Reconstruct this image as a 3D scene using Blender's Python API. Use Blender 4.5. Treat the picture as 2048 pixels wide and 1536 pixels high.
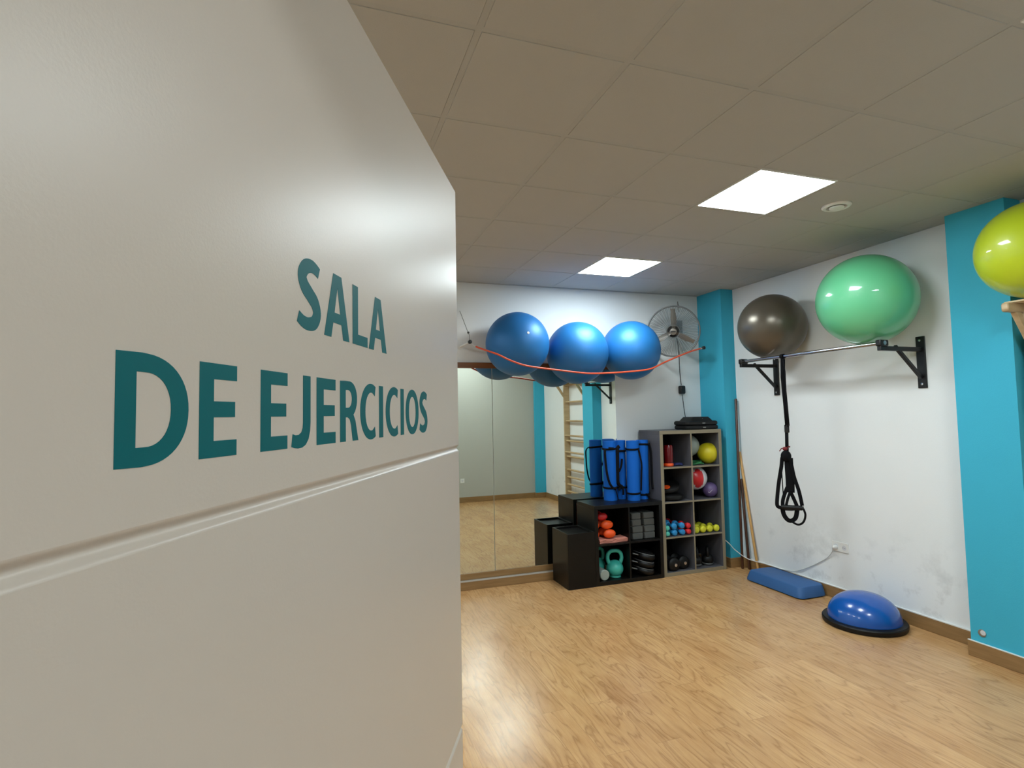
import bpy, bmesh, math, random
from mathutils import Vector, Matrix, Euler
from math import pi, sin, cos, radians
random.seed(7)
for o in list(bpy.data.objects): bpy.data.objects.remove(o)
S = bpy.context.scene
COL = S.collection

# ------------------------------------------------------------------ camera, world, exposure
CAM_Z = 1.6645
YAW, PIT, ROLL = 0.3326, 0.0553, -0.0192
fwd = Vector((sin(YAW)*cos(PIT), cos(YAW)*cos(PIT), sin(PIT)))
rgt = Vector((cos(YAW), -sin(YAW), 0)); upv = rgt.cross(fwd)
r2 = rgt*cos(ROLL) + upv*sin(ROLL); u2 = -rgt*sin(ROLL) + upv*cos(ROLL)
cd = bpy.data.cameras.new('camera'); cam = bpy.data.objects.new('camera', cd); COL.objects.link(cam)
M = Matrix((r2, u2, -fwd)).transposed().to_4x4(); M.translation = Vector((0, 0, CAM_Z))
cam.matrix_world = M
cd.sensor_fit = 'HORIZONTAL'; cd.sensor_width = 36; cd.lens = 1108.7/2048*36
cd.clip_start = 0.01; cd.clip_end = 60
S.camera = cam
w = bpy.data.worlds.new('world'); S.world = w; w.use_nodes = True
w.node_tree.nodes['Background'].inputs[0].default_value = (0.75, 0.85, 1, 1)
w.node_tree.nodes['Background'].inputs[1].default_value = 0.05
S.view_settings.view_transform = 'Standard'; S.view_settings.look = 'None'
S.view_settings.gamma = 1; S.view_settings.use_curve_mapping = False
S.view_settings.exposure = 1.97
PANEL = 9.5          # emission of the ceiling panels

# ------------------------------------------------------------------ room dimensions
XR, XL = 4.28, -3.4       # right and left wall
YB, YO = 5.31, 0.13       # mirror wall and door wall
H = 2.99
G = 0.5868                # ceiling grid
GX, GY = 1.102, 1.7633
PX = 4.12                 # face of the two turquoise pillars

# ------------------------------------------------------------------ materials
def lin(c):
    return tuple(((v/255)/12.92 if v/255 <= .04045 else ((v/255+.055)/1.055)**2.4) for v in c)
def mat(name, rgb, rough=.5, metal=0, var=.06, scale=6, bump=0, bscale=200, coat=0, spec=.5, emit=0, coat_r=.1):
    m = bpy.data.materials.new(name); m.use_nodes = True; t = m.node_tree; n = t.nodes; b = n['Principled BSDF']
    c = lin(rgb)
    b.inputs['Roughness'].default_value = rough; b.inputs['Metallic'].default_value = metal
    b.inputs['Specular IOR Level'].default_value = spec
    b.inputs['Coat Weight'].default_value = coat; b.inputs['Coat Roughness'].default_value = coat_r
    tc = n.new('ShaderNodeTexCoord')
    nz = n.new('ShaderNodeTexNoise'); nz.inputs['Scale'].default_value = scale; nz.inputs['Detail'].default_value = 4
    t.links.new(tc.outputs['Object'], nz.inputs['Vector'])
    mx = n.new('ShaderNodeMix'); mx.data_type = 'RGBA'
    mx.inputs[6].default_value = (*[v*(1-var) for v in c], 1); mx.inputs[7].default_value = (*[min(1, v*(1+var)) for v in c], 1)
    t.links.new(nz.outputs['Fac'], mx.inputs[0]); t.links.new(mx.outputs[2], b.inputs['Base Color'])
    if bump:
        nb = n.new('ShaderNodeTexNoise'); nb.inputs['Scale'].default_value = bscale; nb.inputs['Detail'].default_value = 3
        t.links.new(tc.outputs['Object'], nb.inputs['Vector'])
        bp = n.new('ShaderNodeBump'); bp.inputs['Strength'].default_value = bump; bp.inputs['Distance'].default_value = .002
        t.links.new(nb.outputs['Fac'], bp.inputs['Height']); t.links.new(bp.outputs[0], b.inputs['Normal'])
    if emit:
        b.inputs['Emission Color'].default_value = (.85, .965, 1, 1); b.inputs['Emission Strength'].default_value = emit
    return m

def floor_mat():
    m = bpy.data.materials.new('laminate'); m.use_nodes = True; t = m.node_tree; n = t.nodes; L = t.links; b = n['Principled BSDF']
    tc = n.new('ShaderNodeTexCoord')
    mp = n.new('ShaderNodeMapping'); mp.inputs['Rotation'].default_value = (0, 0, pi/2); L.new(tc.outputs['Object'], mp.inputs['Vector'])
    br = n.new('ShaderNodeTexBrick'); br.inputs['Scale'].default_value = 1
    br.inputs['Brick Width'].default_value = 1.25; br.inputs['Row Height'].default_value = .145
    br.inputs['Mortar Size'].default_value = .0012; br.inputs['Mortar Smooth'].default_value = .3
    br.inputs['Color1'].default_value = (0, 0, 0, 1); br.inputs['Color2'].default_value = (1, 1, 1, 1); br.inputs['Mortar'].default_value = (.5, .5, .5, 1)
    br.offset = .37
    L.new(mp.outputs[0], br.inputs['Vector'])
    # per-plank shift of the grain
    vm = n.new('ShaderNodeVectorMath'); vm.operation = 'MULTIPLY'; vm.inputs[1].default_value = (7, 13, 5); L.new(br.outputs['Color'], vm.inputs[0])
    ad = n.new('ShaderNodeVectorMath'); ad.operation = 'ADD'; L.new(tc.outputs['Object'], ad.inputs[0]); L.new(vm.outputs[0], ad.inputs[1])
    s1 = n.new('ShaderNodeMapping'); s1.inputs['Scale'].default_value = (7.5, 1.3, 1); L.new(ad.outputs[0], s1.inputs['Vector'])
    n1 = n.new('ShaderNodeTexNoise'); n1.inputs['Scale'].default_value = 1.0; n1.inputs['Detail'].default_value = 2; n1.inputs['Distortion'].default_value = .6
    L.new(s1.outputs[0], n1.inputs['Vector'])
    # cathedral rings out of the smooth noise
    mul = n.new('ShaderNodeMath'); mul.operation = 'MULTIPLY'; mul.inputs[1].default_value = 17; L.new(n1.outputs['Fac'], mul.inputs[0])
    ad2 = n.new('ShaderNodeMath'); ad2.operation = 'ADD'; jg = n.new('ShaderNodeMath'); jg.operation = 'MULTIPLY'; jg.inputs[1].default_value = 1.1
    fr = n.new('ShaderNodeMath'); fr.operation = 'PINGPONG'; fr.inputs[1].default_value = 1; L.new(mul.outputs[0], ad2.inputs[0]); L.new(jg.outputs[0], ad2.inputs[1]); L.new(ad2.outputs[0], fr.inputs[0])
    pw = n.new('ShaderNodeMath'); pw.operation = 'POWER'; pw.inputs[1].default_value = 5; L.new(fr.outputs[0], pw.inputs[0])
    s2 = n.new('ShaderNodeMapping'); s2.inputs['Scale'].default_value = (70, 6, 1); L.new(ad.outputs[0], s2.inputs['Vector'])
    n2 = n.new('ShaderNodeTexNoise'); n2.inputs['Scale'].default_value = 1; n2.inputs['Detail'].default_value = 5; n2.inputs['Roughness'].default_value = .7
    L.new(s2.outputs[0], n2.inputs['Vector']); L.new(n2.outputs['Fac'], jg.inputs[0])
    n3 = n.new('ShaderNodeTexNoise'); n3.inputs['Scale'].default_value = 2.2; n3.inputs['Detail'].default_value = 3; L.new(ad.outputs[0], n3.inputs['Vector'])
    r = n.new('ShaderNodeValToRGB'); e = r.color_ramp.elements
    e[0].position = .25; e[0].color = (*lin((190, 145, 97)), 1); e[1].position = .75; e[1].color = (*lin((216, 174, 122)), 1)
    L.new(n2.outputs['Fac'], r.inputs['Fac'])
    m1 = n.new('ShaderNodeMix'); m1.data_type = 'RGBA'; m1.blend_type = 'MIX'
    m1.inputs[7].default_value = (*lin((160, 116, 76)), 1)
    f1 = n.new('ShaderNodeMath'); f1.operation = 'MULTIPLY'; L.new(pw.outputs[0], f1.inputs[0]); L.new(n2.outputs['Fac'], f1.inputs[1])
    f2 = n.new('ShaderNodeMath'); f2.operation = 'MULTIPLY'; f2.inputs[1].default_value = 1.35; f2.use_clamp = True; L.new(f1.outputs[0], f2.inputs[0])
    L.new(r.outputs[0], m1.inputs[6]); L.new(f2.outputs[0], m1.inputs[0])
    m2 = n.new('ShaderNodeMix'); m2.data_type = 'RGBA'; m2.blend_type = 'MULTIPLY'
    rr = n.new('ShaderNodeValToRGB'); q = rr.color_ramp.elements
    q[0].position = .3; q[0].color = (.84, .77, .70, 1); q[1].position = .65; q[1].color = (1, 1, 1, 1)
    L.new(n3.outputs['Fac'], rr.inputs['Fac']); L.new(m1.outputs[2], m2.inputs[6]); L.new(rr.outputs[0], m2.inputs[7]); m2.inputs[0].default_value = 1
    m3 = n.new('ShaderNodeMix'); m3.data_type = 'RGBA'; m3.blend_type = 'MULTIPLY'; m3.inputs[0].default_value = 1
    pr = n.new('ShaderNodeValToRGB'); q = pr.color_ramp.elements; q[0].color = (.9, .88, .86, 1); q[1].color = (1, 1, 1, 1)
    L.new(br.outputs['Color'], pr.inputs['Fac']); L.new(m2.outputs[2], m3.inputs[6]); L.new(pr.outputs[0], m3.inputs[7])
    m4 = n.new('ShaderNodeMix'); m4.data_type = 'RGBA'; m4.inputs[7].default_value = (*lin((140, 104, 70)), 1)
    fm = n.new('ShaderNodeMath'); fm.operation = 'MULTIPLY'; fm.inputs[1].default_value = .55; L.new(br.outputs['Fac'], fm.inputs[0])
    L.new(m3.outputs[2], m4.inputs[6]); L.new(fm.outputs[0], m4.inputs[0]); L.new(m4.outputs[2], b.inputs['Base Color'])
    b.inputs['Roughness'].default_value = .3
    rg = n.new('ShaderNodeMapRange'); rg.inputs[3].default_value = .14; rg.inputs[4].default_value = .30; L.new(n2.outputs['Fac'], rg.inputs[0]); L.new(rg.outputs[0], b.inputs['Roughness'])
    bp = n.new('ShaderNodeBump'); bp.inputs['Strength'].default_value = .5; bp.inputs['Distance'].default_value = .001
    L.new(n2.outputs['Fac'], bp.inputs['Height']); L.new(bp.outputs[0], b.inputs['Normal'])
    return m

def wall_mat(name, rgb, stain=0):
    m = mat(name, rgb, .75, var=.02, scale=3, bump=.25, bscale=160, spec=.25)
    if stain:      # scuffs and damp marks low on the wall: dirt with a shape of its own
        t = m.node_tree; n = t.nodes; L = t.links; b = n['Principled BSDF']
        src = b.inputs['Base Color'].links[0].from_socket
        g = n.new('ShaderNodeNewGeometry'); sp = n.new('ShaderNodeSeparateXYZ'); L.new(g.outputs['Position'], sp.inputs[0])
        mr = n.new('ShaderNodeMapRange'); mr.inputs[1].default_value = .75; mr.inputs[2].default_value = .1; mr.inputs[3].default_value = 0; mr.inputs[4].default_value = 1
        L.new(sp.outputs['Z'], mr.inputs[0])
        nz = n.new('ShaderNodeTexNoise'); nz.inputs['Scale'].default_value = 5; nz.inputs['Detail'].default_value = 6; nz.inputs['Roughness'].default_value = .65
        L.new(g.outputs['Position'], nz.inputs['Vector'])
        rp = n.new('ShaderNodeMapRange'); rp.inputs[1].default_value = .52; rp.inputs[2].default_value = .8; L.new(nz.outputs['Fac'], rp.inputs[0])
        mu = n.new('ShaderNodeMath'); mu.operation = 'MULTIPLY'; L.new(mr.outputs[0], mu.inputs[0]); L.new(rp.outputs[0], mu.inputs[1])
        mx = n.new('ShaderNodeMix'); mx.data_type = 'RGBA'; mx.inputs[7].default_value = (*lin((172, 173, 172)), 1)
        L.new(src, mx.inputs[6]); L.new(mu.outputs[0], mx.inputs[0]); L.new(mx.outputs[2], b.inputs['Base Color'])
    return m

def wood(name, a, b_, rough=.5, scale=(3, 3, 40)):
    m = bpy.data.materials.new(name); m.use_nodes = True; t = m.node_tree; n = t.nodes; L = t.links; b = n['Principled BSDF']
    tc = n.new('ShaderNodeTexCoord'); mp = n.new('ShaderNodeMapping'); mp.inputs['Scale'].default_value = scale
    L.new(tc.outputs['Object'], mp.inputs['Vector'])
    nz = n.new('ShaderNodeTexNoise'); nz.inputs['Scale'].default_value = 1.5; nz.inputs['Detail'].default_value = 4; L.new(mp.outputs[0], nz.inputs['Vector'])
    r = n.new('ShaderNodeValToRGB'); e = r.color_ramp.elements; e[0].position = .3; e[0].color = (*lin(a), 1); e[1].position = .7; e[1].color = (*lin(b_), 1)
    L.new(nz.outputs['Fac'], r.inputs['Fac']); L.new(r.outputs[0], b.inputs['Base Color']); b.inputs['Roughness'].default_value = rough
    return m

M_floor = floor_mat()
M_wall = wall_mat('white_paint', (226, 228, 228)); M_wallR = wall_mat('white_paint_scuffed', (229, 231, 231), 1)
M_wallO = wall_mat('grey_paint', (178, 178, 170))
M_teal = mat('turquoise_paint', (62, 173, 202), .7, var=.03, bump=.25, bscale=160, spec=.3)
M_ceil = mat('ceiling_tile', (180, 180, 176), .9, var=.02, bump=.35, bscale=300, spec=.15)
M_grid = mat('ceiling_grid', (177, 178, 175), .9, var=.02, bump=.35, bscale=300, spec=.15)
M_base = wood('skirting_wood', (132, 100, 60), (150, 116, 74), .5, (3, 3, 30))
M_dkwood = wood('brown_trim', (104, 62, 30), (128, 80, 42), .45, (2, 20, 20))
M_door = mat('door_lacquer', (205, 193, 180), .33, var=.012, scale=2, bump=.04, bscale=500, spec=.31)
M_letter = mat('teal_vinyl', (0, 98, 103), .5, var=.02, spec=.14)
M_diff = mat('lit_diffuser', (250, 250, 250), .5, emit=PANEL)
M_whpl = mat('white_plastic', (225, 225, 222), .35, var=.02)
M_dark = mat('dark_hole', (20, 20, 20), .7)
M_mirror = mat('mirror_glass', (226, 232, 224), .0, 1, var=0)
M_chrome = mat('chrome', (205, 205, 208), .15, 1, var=.02)
M_steel = mat('grey_steel', (150, 150, 148), .35, .8, var=.04)
M_black = mat('black_steel', (10, 10, 12), .42, 0, var=.1, spec=.5)
M_blkwd = mat('black_brown_laminate', (7, 6, 5), .38, var=.2, scale=20, bump=.1, spec=.32)
M_blkbk = mat('near_black_sheet', (9, 8, 8), .8, var=.1, spec=.2)
M_oak = wood('grey_oak_laminate', (138, 127, 108), (158, 146, 124), .5, (4, 4, 40))
M_oakin = wood('grey_laminate_side', (112, 110, 112), (124, 122, 122), .5, (4, 4, 40))
M_ballb = mat('blue_gym_rubber', (30, 108, 172), .47, .2, var=.04, bump=.12, bscale=90, spec=.55)
M_ballg = mat('green_gym_rubber', (98, 190, 138), .4, 0, var=.03, coat=.7, coat_r=.03)
M_ballk = mat('bronze_gym_rubber', (96, 88, 76), .3, .45, var=.05, bump=.1, bscale=90)
M_bally = mat('lime_gym_rubber', (186, 204, 30), .4, 0, var=.04, coat=.7, coat_r=.05)
M_tube = mat('red_latex', (206, 80, 46), .4, var=.05)
M_mat = mat('blue_foam', (0, 92, 186), .75, var=.06, bump=.3, bscale=300, spec=.3)
M_strap = mat('black_webbing', (4, 4, 8), .8, var=.1, bump=.3, bscale=600, spec=.2)
M_bosu = mat('blue_vinyl_dome', (0, 82, 168), .25, 0, var=.03, coat=.45, coat_r=.02)
M_blkrub = mat('black_rubber', (6, 6, 7), .5, var=.15, bump=.3, bscale=250, spec=.35)
M_step = mat('blue_step_plastic', (46, 92, 146), .6, var=.06, bump=.4, bscale=350)
M_yel = mat('yellow_vinyl', (206, 190, 28), .4, var=.06); M_wht = mat('white_vinyl', (206, 208, 212), .4, var=.03)
M_red = mat('red_vinyl', (190, 30, 36), .3, var=.05); M_redgl = mat('dark_red_plastic', (96, 8, 14), .2, var=.1)
M_org = mat('orange_vinyl', (236, 84, 24), .45, var=.1); M_pur = mat('purple_vinyl', (96, 78, 122), .4, var=.05)
M_grb = mat('grey_white_ball', (150, 160, 152), .5, var=.05); M_teald = mat('mint_vinyl', (84, 190, 172), .4, var=.06)
M_blued = mat('blue_vinyl', (36, 132, 190), .4, var=.06); M_redd = mat('coral_vinyl', (214, 44, 48), .4, var=.06)
M_yeld = mat('lemon_vinyl', (206, 204, 44), .4, var=.08); M_olive = mat('olive_vinyl', (150, 158, 20), .4, var=.08)
M_cyank = mat('mint_cast_iron', (60, 172, 158), .4, var=.06)
M_foam = mat('grey_foam', (82, 84, 82), .9, var=.06, bump=.4, bscale=300)
M_towel = mat('salmon_towel', (206, 134, 118), .95, var=.1, bump=.6, bscale=400)
M_green = mat('green_band', (40, 120, 70), .5); M_navy = mat('navy_cloth', (34, 40, 90), .9, bump=.4)
M_birch = wood('birch_wood', (176, 150, 112), (194, 168, 130), .45, (4, 4, 30))
M_stickd = wood('dark_stick', (58, 30, 16), (84, 46, 26), .4, (10, 10, 4)); M_stickl = wood('light_stick', (190, 144, 84), (208, 164, 102), .45, (10, 10, 4))
M_blade = mat('fan_blade', (118, 110, 100), .4, .2, var=.05); M_wire = mat('fan_wire', (112, 114, 114), .5, .2, var=.05)
M_cable = mat('white_cable', (214, 216, 214), .5, var=.02)
M_piping = mat('grey_piping', (130, 130, 130), .5); M_logo = mat('pale_print', (200, 200, 205), .5)

# ------------------------------------------------------------------ mesh helpers
class MB:
    def __init__(s): s.bm = bmesh.new()
    def box(s, x0, x1, y0, y1, z0, z1, mtx=None):
        vs = [Vector((x, y, z)) for z in (z0, z1) for y in (y0, y1) for x in (x0, x1)]
        if mtx is not None: vs = [mtx @ v for v in vs]
        v = [s.bm.verts.new(p) for p in vs]
        for f in ((0, 2, 3, 1), (4, 5, 7, 6), (0, 1, 5, 4), (2, 6, 7, 3), (0, 4, 6, 2), (1, 3, 7, 5)): s.bm.faces.new([v[i] for i in f])
        return s
    def grid(s, rings, closed=True, cap=True):
        R = [[s.bm.verts.new(p) for p in r] for r in rings]; n = len(R[0])
        for a, b in zip(R, R[1:]):
            for i in range(n if closed else n-1):
                j = (i+1) % n; s.bm.faces.new((a[i], a[j], b[j], b[i]))
        if cap and closed:
            s.bm.faces.new(R[0][::-1]); s.bm.faces.new(R[-1])
        return s
    def tube(s, pts, r, n=10, closed=False, flat=None, ref=None):
        """tube along pts; r radius or list; flat=(a,b) gives an elliptic/ribbon section"""
        P = [Vector(p) for p in pts]; m = len(P)
        rr = r if isinstance(r, (list, tuple)) else [r]*m
        T = []
        for i in range(m):
            a = P[(i-1) % m] if (closed or i > 0) else P[i]; b = P[(i+1) % m] if (closed or i < m-1) else P[i]
            T.append((b-a).normalized())
        N = Vector(ref) if ref else (Vector((0, 0, 1)) if abs(T[0].z) < .9 else Vector((1, 0, 0)))
        rings = []
        for i in range(m):
            N = (Vector(ref) if ref else N); N = (N - T[i]*N.dot(T[i])).normalized(); B = T[i].cross(N)
            fa, fb = flat if flat else (1, 1)
            rings.append([P[i] + N*(cos(2*pi*k/n)*rr[i]*fa) + B*(sin(2*pi*k/n)*rr[i]*fb) for k in range(n)])
        if closed: rings.append(None)
        if closed:
            R = [[s.bm.verts.new(p) for p in q] for q in rings[:-1]]
            for a, b in zip(R, R[1:]+R[:1]):
                for i in range(n): s.bm.faces.new((a[i], a[(i+1) % n], b[(i+1) % n], b[i]))
        else: s.grid(rings)
        return s
    def lathe(s, prof, c=(0, 0, 0), n=32, axis='z', mtx=None):
        """prof: (radius, height) list, closed at both ends"""
        c = Vector(c); rings = []
        for r, h in prof:
            ring = []
            for k in range(n):
                a = 2*pi*k/n
                p = Vector((r*cos(a), r*sin(a), h)) if axis == 'z' else (Vector((r*sin(a), h, r*cos(a))) if axis == 'y' else Vector((h, r*cos(a), r*sin(a))))
                if mtx is not None: p = mtx @ p
                ring.append(c+p)
            rings.append(ring)
        return s.grid(rings)
    def sphere(s, c, r, n=48, m=28, sx=1, sy=1, sz=1, mtx=None):
        prof = [(r*sin(pi*(i+.02)/(m+.04)), -r*cos(pi*(i+.02)/(m+.04))) for i in range(m+1)]
        c = Vector(c); rings = []
        for q, h in prof:
            rings.append([c + (mtx @ Vector((q*cos(2*pi*k/n)*sx, q*sin(2*pi*k/n)*sy, h*sz)) if mtx else Vector((q*cos(2*pi*k/n)*sx, q*sin(2*pi*k/n)*sy, h*sz))) for k in range(n)])
        return s.grid(rings)
    def prism(s, poly, fn, t0, t1):
        """poly: 2D points, fn(u,v,t)->3D"""
        a = [s.bm.verts.new(fn(u, v, t0)) for u, v in poly]; b = [s.bm.verts.new(fn(u, v, t1)) for u, v in poly]
        n = len(poly); s.bm.faces.new(a[::-1]); s.bm.faces.new(b)
        for i in range(n): s.bm.faces.new((a[i], a[(i+1) % n], b[(i+1) % n], b[i]))
        return s
    def build(s, name, m, parent=None, org=None, smooth=False, bevel=0, seg=2, kind=None):
        bmesh.ops.recalc_face_normals(s.bm, faces=s.bm.faces)
        if org is None: org = Vector(parent['_org']) if parent is not None else Vector((0, 0, 0))
        org = Vector(org)
        bmesh.ops.translate(s.bm, verts=s.bm.verts, vec=-org)
        me = bpy.data.meshes.new(name); s.bm.to_mesh(me); s.bm.free()
        if smooth:
            for p in me.polygons: p.use_smooth = True
        o = bpy.data.objects.new(name, me); COL.objects.link(o)
        for mm in (m if isinstance(m, (list, tuple)) else [m]): me.materials.append(mm)
        if parent is not None: o.parent = parent
        else: o.location = org
        if bevel:
            md = o.modifiers.new('bevel', 'BEVEL'); md.width = bevel; md.segments = seg; md.limit_method = 'ANGLE'; md.angle_limit = radians(40)
            md.harden_normals = False
        if smooth == 'auto' or (bevel and not smooth):
            for p in me.polygons: p.use_smooth = True
            try: me.set_sharp_from_angle(angle=radians(35))
            except Exception: pass
        if kind: o['kind'] = kind
        return o
def tag(o, label, cat, group=None):
    o['label'] = label; o['category'] = cat
    if group: o['group'] = group
    return o
def thing(name, label, cat, loc, group=None):
    o = bpy.data.objects.new(name, None); COL.objects.link(o); o.location = loc; o.empty_display_size = .1
    o['_org'] = list(loc); return tag(o, label, cat, group)
def sub(o, org=(0, 0, 0)): o['_org'] = list(org); return o
def dup(root, loc, label, rot=None, group=None):
    r = root.copy(); COL.objects.link(r); r.location = loc; r['label'] = label
    if rot: r.rotation_euler = rot
    if group: r['group'] = group
    for ch in list(root.children):
        c = ch.copy(); COL.objects.link(c); c.parent = r
        for g in ch.children:
            d = g.copy(); COL.objects.link(d); d.parent = c
    return r
def smoothpath(P, k=6):
    P = [Vector(p) for p in P]; out = []
    for i in range(len(P)-1):
        a = P[max(i-1, 0)]; b = P[i]; c = P[i+1]; d = P[min(i+2, len(P)-1)]
        for j in range(k):
            t = j/k
            out.append(.5*((2*b)+(c-a)*t+(2*a-5*b+4*c-d)*t*t+(-a+3*b-3*c+d)*t**3))
    out.append(P[-1]); return out
def rotm(ax_from, ax_to): return Vector(ax_from).rotation_difference(Vector(ax_to)).to_matrix()

# ------------------------------------------------------------------ shell
HB = -2.6     # end of the hall behind the doorway
MB().box(XL-.1, XR+.12, HB-.1, YB+.12, -.08, 0).build('floor', M_floor, kind='structure')
LIGHTS = [(2, 1), (2, 4), (2, -2), (-5, 1), (-5, 4), (-5, -2)]
bm = MB()
def cellx(c): return GX+G*c
def celly(r): return GY+G*r
for c in range(-8, 6):
    for r in range(-3, 7):
        x0, x1 = max(cellx(c), XL), min(cellx(c+1), XR); y0, y1 = max(celly(r), YO), min(celly(r+1), YB)
        if x1-x0 < .03 or y1-y0 < .03 or (c, r) in LIGHTS: continue
        i = .0115; j = .0140
        a = [(x0+i, y0+i), (x1-i, y0+i), (x1-i, y1-i), (x0+i, y1-i)]; b = [(x0+j, y0+j), (x1-j, y0+j), (x1-j, y1-j), (x0+j, y1-j)]
        A0 = [bm.bm.verts.new((x, y, H+.03)) for x, y in a]; A = [bm.bm.verts.new((x, y, H+.0045)) for x, y in a]; B = [bm.bm.verts.new((x, y, H)) for x, y in b]
        bm.bm.faces.new(B); bm.bm.faces.new(A0[::-1])
        for k in range(4):
            bm.bm.faces.new((A[k], A[(k+1) % 4], B[(k+1) % 4], B[k])); bm.bm.faces.new((A0[k], A0[(k+1) % 4], A[(k+1) % 4], A[k]))
bm.build('ceiling', M_ceil, kind='structure')
bm = MB()
for c in range(-7, 6): bm.box(cellx(c)-.012, cellx(c)+.012, YO, YB, H+.002, H+.005)
for r in range(-2, 7): bm.box(XL, XR, celly(r)-.012, celly(r)+.012, H+.0022, H+.005)
bm.box(XL, XR, YO, YB, H+.035, H+.06)
for q in ((XL, XR, YB-.02, YB), (XL, XR, YO, YO+.02), (XL, XL+.02, YO, YB), (XR-.02, XR, YO, YB)): bm.box(*q, H-.002, H+.004)
bm.build('trim_1', M_grid, kind='structure')       # ceiling T-bar grid and edge angle
MB().box(XL-.1, XR+.12, YB, YB+.12, 0, H+.1).build('wall_back', M_wall, kind='structure')
MB().box(XR, XR+.12, YO-.12, YB, 0, H+.1).build('wall_right', M_wallR, kind='structure')
MB().box(XL-.1, XL, YO-.12, YB, 0, H+.1).build('wall_left', M_wall, kind='structure')
DX0, DX1, DZ = -.185, .69, 2.06
b = MB(); b.box(XL, DX0, YO-.1, YO, 0, H+.1); b.box(DX1, XR, YO-.1, YO, 0, H+.1); b.box(DX0, DX1, YO-.1, YO, DZ, H+.1)
b.build('wall_front', M_wallO, kind='structure')
MB().box(PX, XR, 4.91, YB, 0, H).build('wall_pillar_corner', M_teal, kind='structure')
MB().box(PX, XR, 2.25, 2.605, 0, H).build('wall_pillar_side', M_teal, kind='structure')
MB().box(4.07, XR, YO, YO+.07, 0, H).build('wall_pillar_front', M_teal, kind='structure')
# hall behind the camera
MB().box(-.9, -.8, HB, YO-.1, 0, 2.6).build('wall_hall_left', M_wall, kind='structure')
MB().box(1.5, 1.6, HB, YO-.1, 0, 2.6).build('wall_hall_right', M_wall, kind='structure')
MB().box(-.9, 1.6, HB-.1, HB, 0, 2.6).build('wall_hall_back', M_wall, kind='structure')
MB().box(-.9, 1.6, HB-.1, YO-.1, 2.5, 2.6).build('ceiling_hall', M_ceil, kind='structure')
MB().box(.1, .6, -1.6, -1.1, 2.485, 2.499).build('hall_fill_panel', mat('hall_fill_light', (255, 240, 220), .5, emit=8), kind='structure')  # unseen glowing panel added in the hall to brighten the door
# skirting
bh, bt = .1, .014
def skirt(name, segs):
    m = MB()
    for q in segs: m.box(*q, 0, bh)
    m.build(name, M_base, kind='structure', bevel=.003)
skirt('baseboard_right', [(XR-bt, XR, 2.605+bt, 4.91-bt), (XR-bt, XR, YO+.07, 2.25-bt)])
skirt('baseboard_pillar_side', [(PX-bt, PX, 2.25-bt, 2.605+bt), (PX, XR, 2.605, 2.605+bt), (PX, XR, 2.25-bt, 2.25)])
skirt('baseboard_pillar_corner', [(PX-bt, PX, 4.91-bt, YB), (PX, XR, 4.91-bt, 4.91)])
skirt('baseboard_front', [(DX1+.08, 4.07, YO, YO+bt), (XL, DX0-.08, YO, YO+bt), (4.07-bt, 4.07, YO+bt, YO+.07+bt), (4.07, XR-bt, YO+.07, YO+.07+bt)])
skirt('baseboard_left', [(XL, XL+bt, YO+bt, YB-.08)])
MB().box(XR-bt-.001, XR, 2.605+bt, 4.91-bt, bh, bh+.007).box(PX-bt, PX, 2.25-bt, 2.605+bt, bh, bh+.004).build('trim_3', M_whpl, kind='structure')   # white sealant bead above the skirting
# stepped plinth under the mirror
MB().box(XL+bt, PX-bt, 5.24, YB, 0, .077).build('baseboard_back', M_base, kind='structure', bevel=.003)
MB().box(XL+bt, PX-bt, 5.239, YB, .077, .0815).build('trim_4', mat('dull_bead', (168, 158, 146), .7), kind='structure')
MB().box(XL+bt, 3.016, 5.288, YB, .083, .140).build('trim_5', M_base, kind='structure', bevel=.002)
MB().box(XL+.6, 3.016, 5.2945, YB, 2.131, 2.188).build('trim_6', M_dkwood, kind='structure')
# mirrors
x = 3.014
for k, wd in enumerate((1.395, 1.395)):
    o = MB().box(x-wd+.003, x-.003, 5.30, YB-.001, .141, 2.131).build('wall_mirror', M_mirror, org=(x-wd/2, 5.305, .141))
    tag(o, ('tall frameless mirror panel reaching behind the black cube shelf', 'tall frameless mirror panel partly hidden by the open white door')[k], 'mirror', 'mirror panels on the end wall')
    x -= wd
# ceiling light panels
def panel(c, r, label):
    x0, x1, y0, y1 = cellx(c)+.012, cellx(c+1)-.012, celly(r)+.012, celly(r+1)-.012
    t = thing('ceiling_light', label, 'ceiling light', ((x0+x1)/2, (y0+y1)/2, H-.004), 'square light panels in the tiled ceiling')
    f = MB()
    for q in ((x0, x1, y0, y0+.01), (x0, x1, y1-.01, y1), (x0, x0+.01, y0+.01, y1-.01), (x1-.01, x1, y0+.01, y1-.01)): f.box(*q, H-.004, H+.02)
    f.build('frame', M_whpl, t)
    MB().box(x0+.01, x1-.01, y0+.01, y1-.01, H-.002, H+.004).build('diffuser', M_diff, t)
for (c, r), l in zip(LIGHTS, ['large lit square ceiling panel nearest the round ceiling vent', 'smaller looking lit ceiling panel above the blue exercise balls',
      'lit ceiling panel cut off by the upper right picture edge', 'lit ceiling panel hidden behind the door, middle of its row', 'lit ceiling panel hidden behind the door beside the mirror wall', 'lit ceiling panel hidden behind the door beside the door wall']):
    panel(c, r, l)
t = thing('ceiling_vent', 'round white vent valve set in a ceiling tile beside the large light panel', 'vent', (3.19, 2.665, H))
MB().lathe([(.088, H+.001), (.088, H-.006), (.078, H-.014), (.062, H-.014), (.056, H-.004), (.056, H+.001)], (3.19, 2.665, 0), 40).build('ring', M_whpl, t, smooth='auto')
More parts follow.
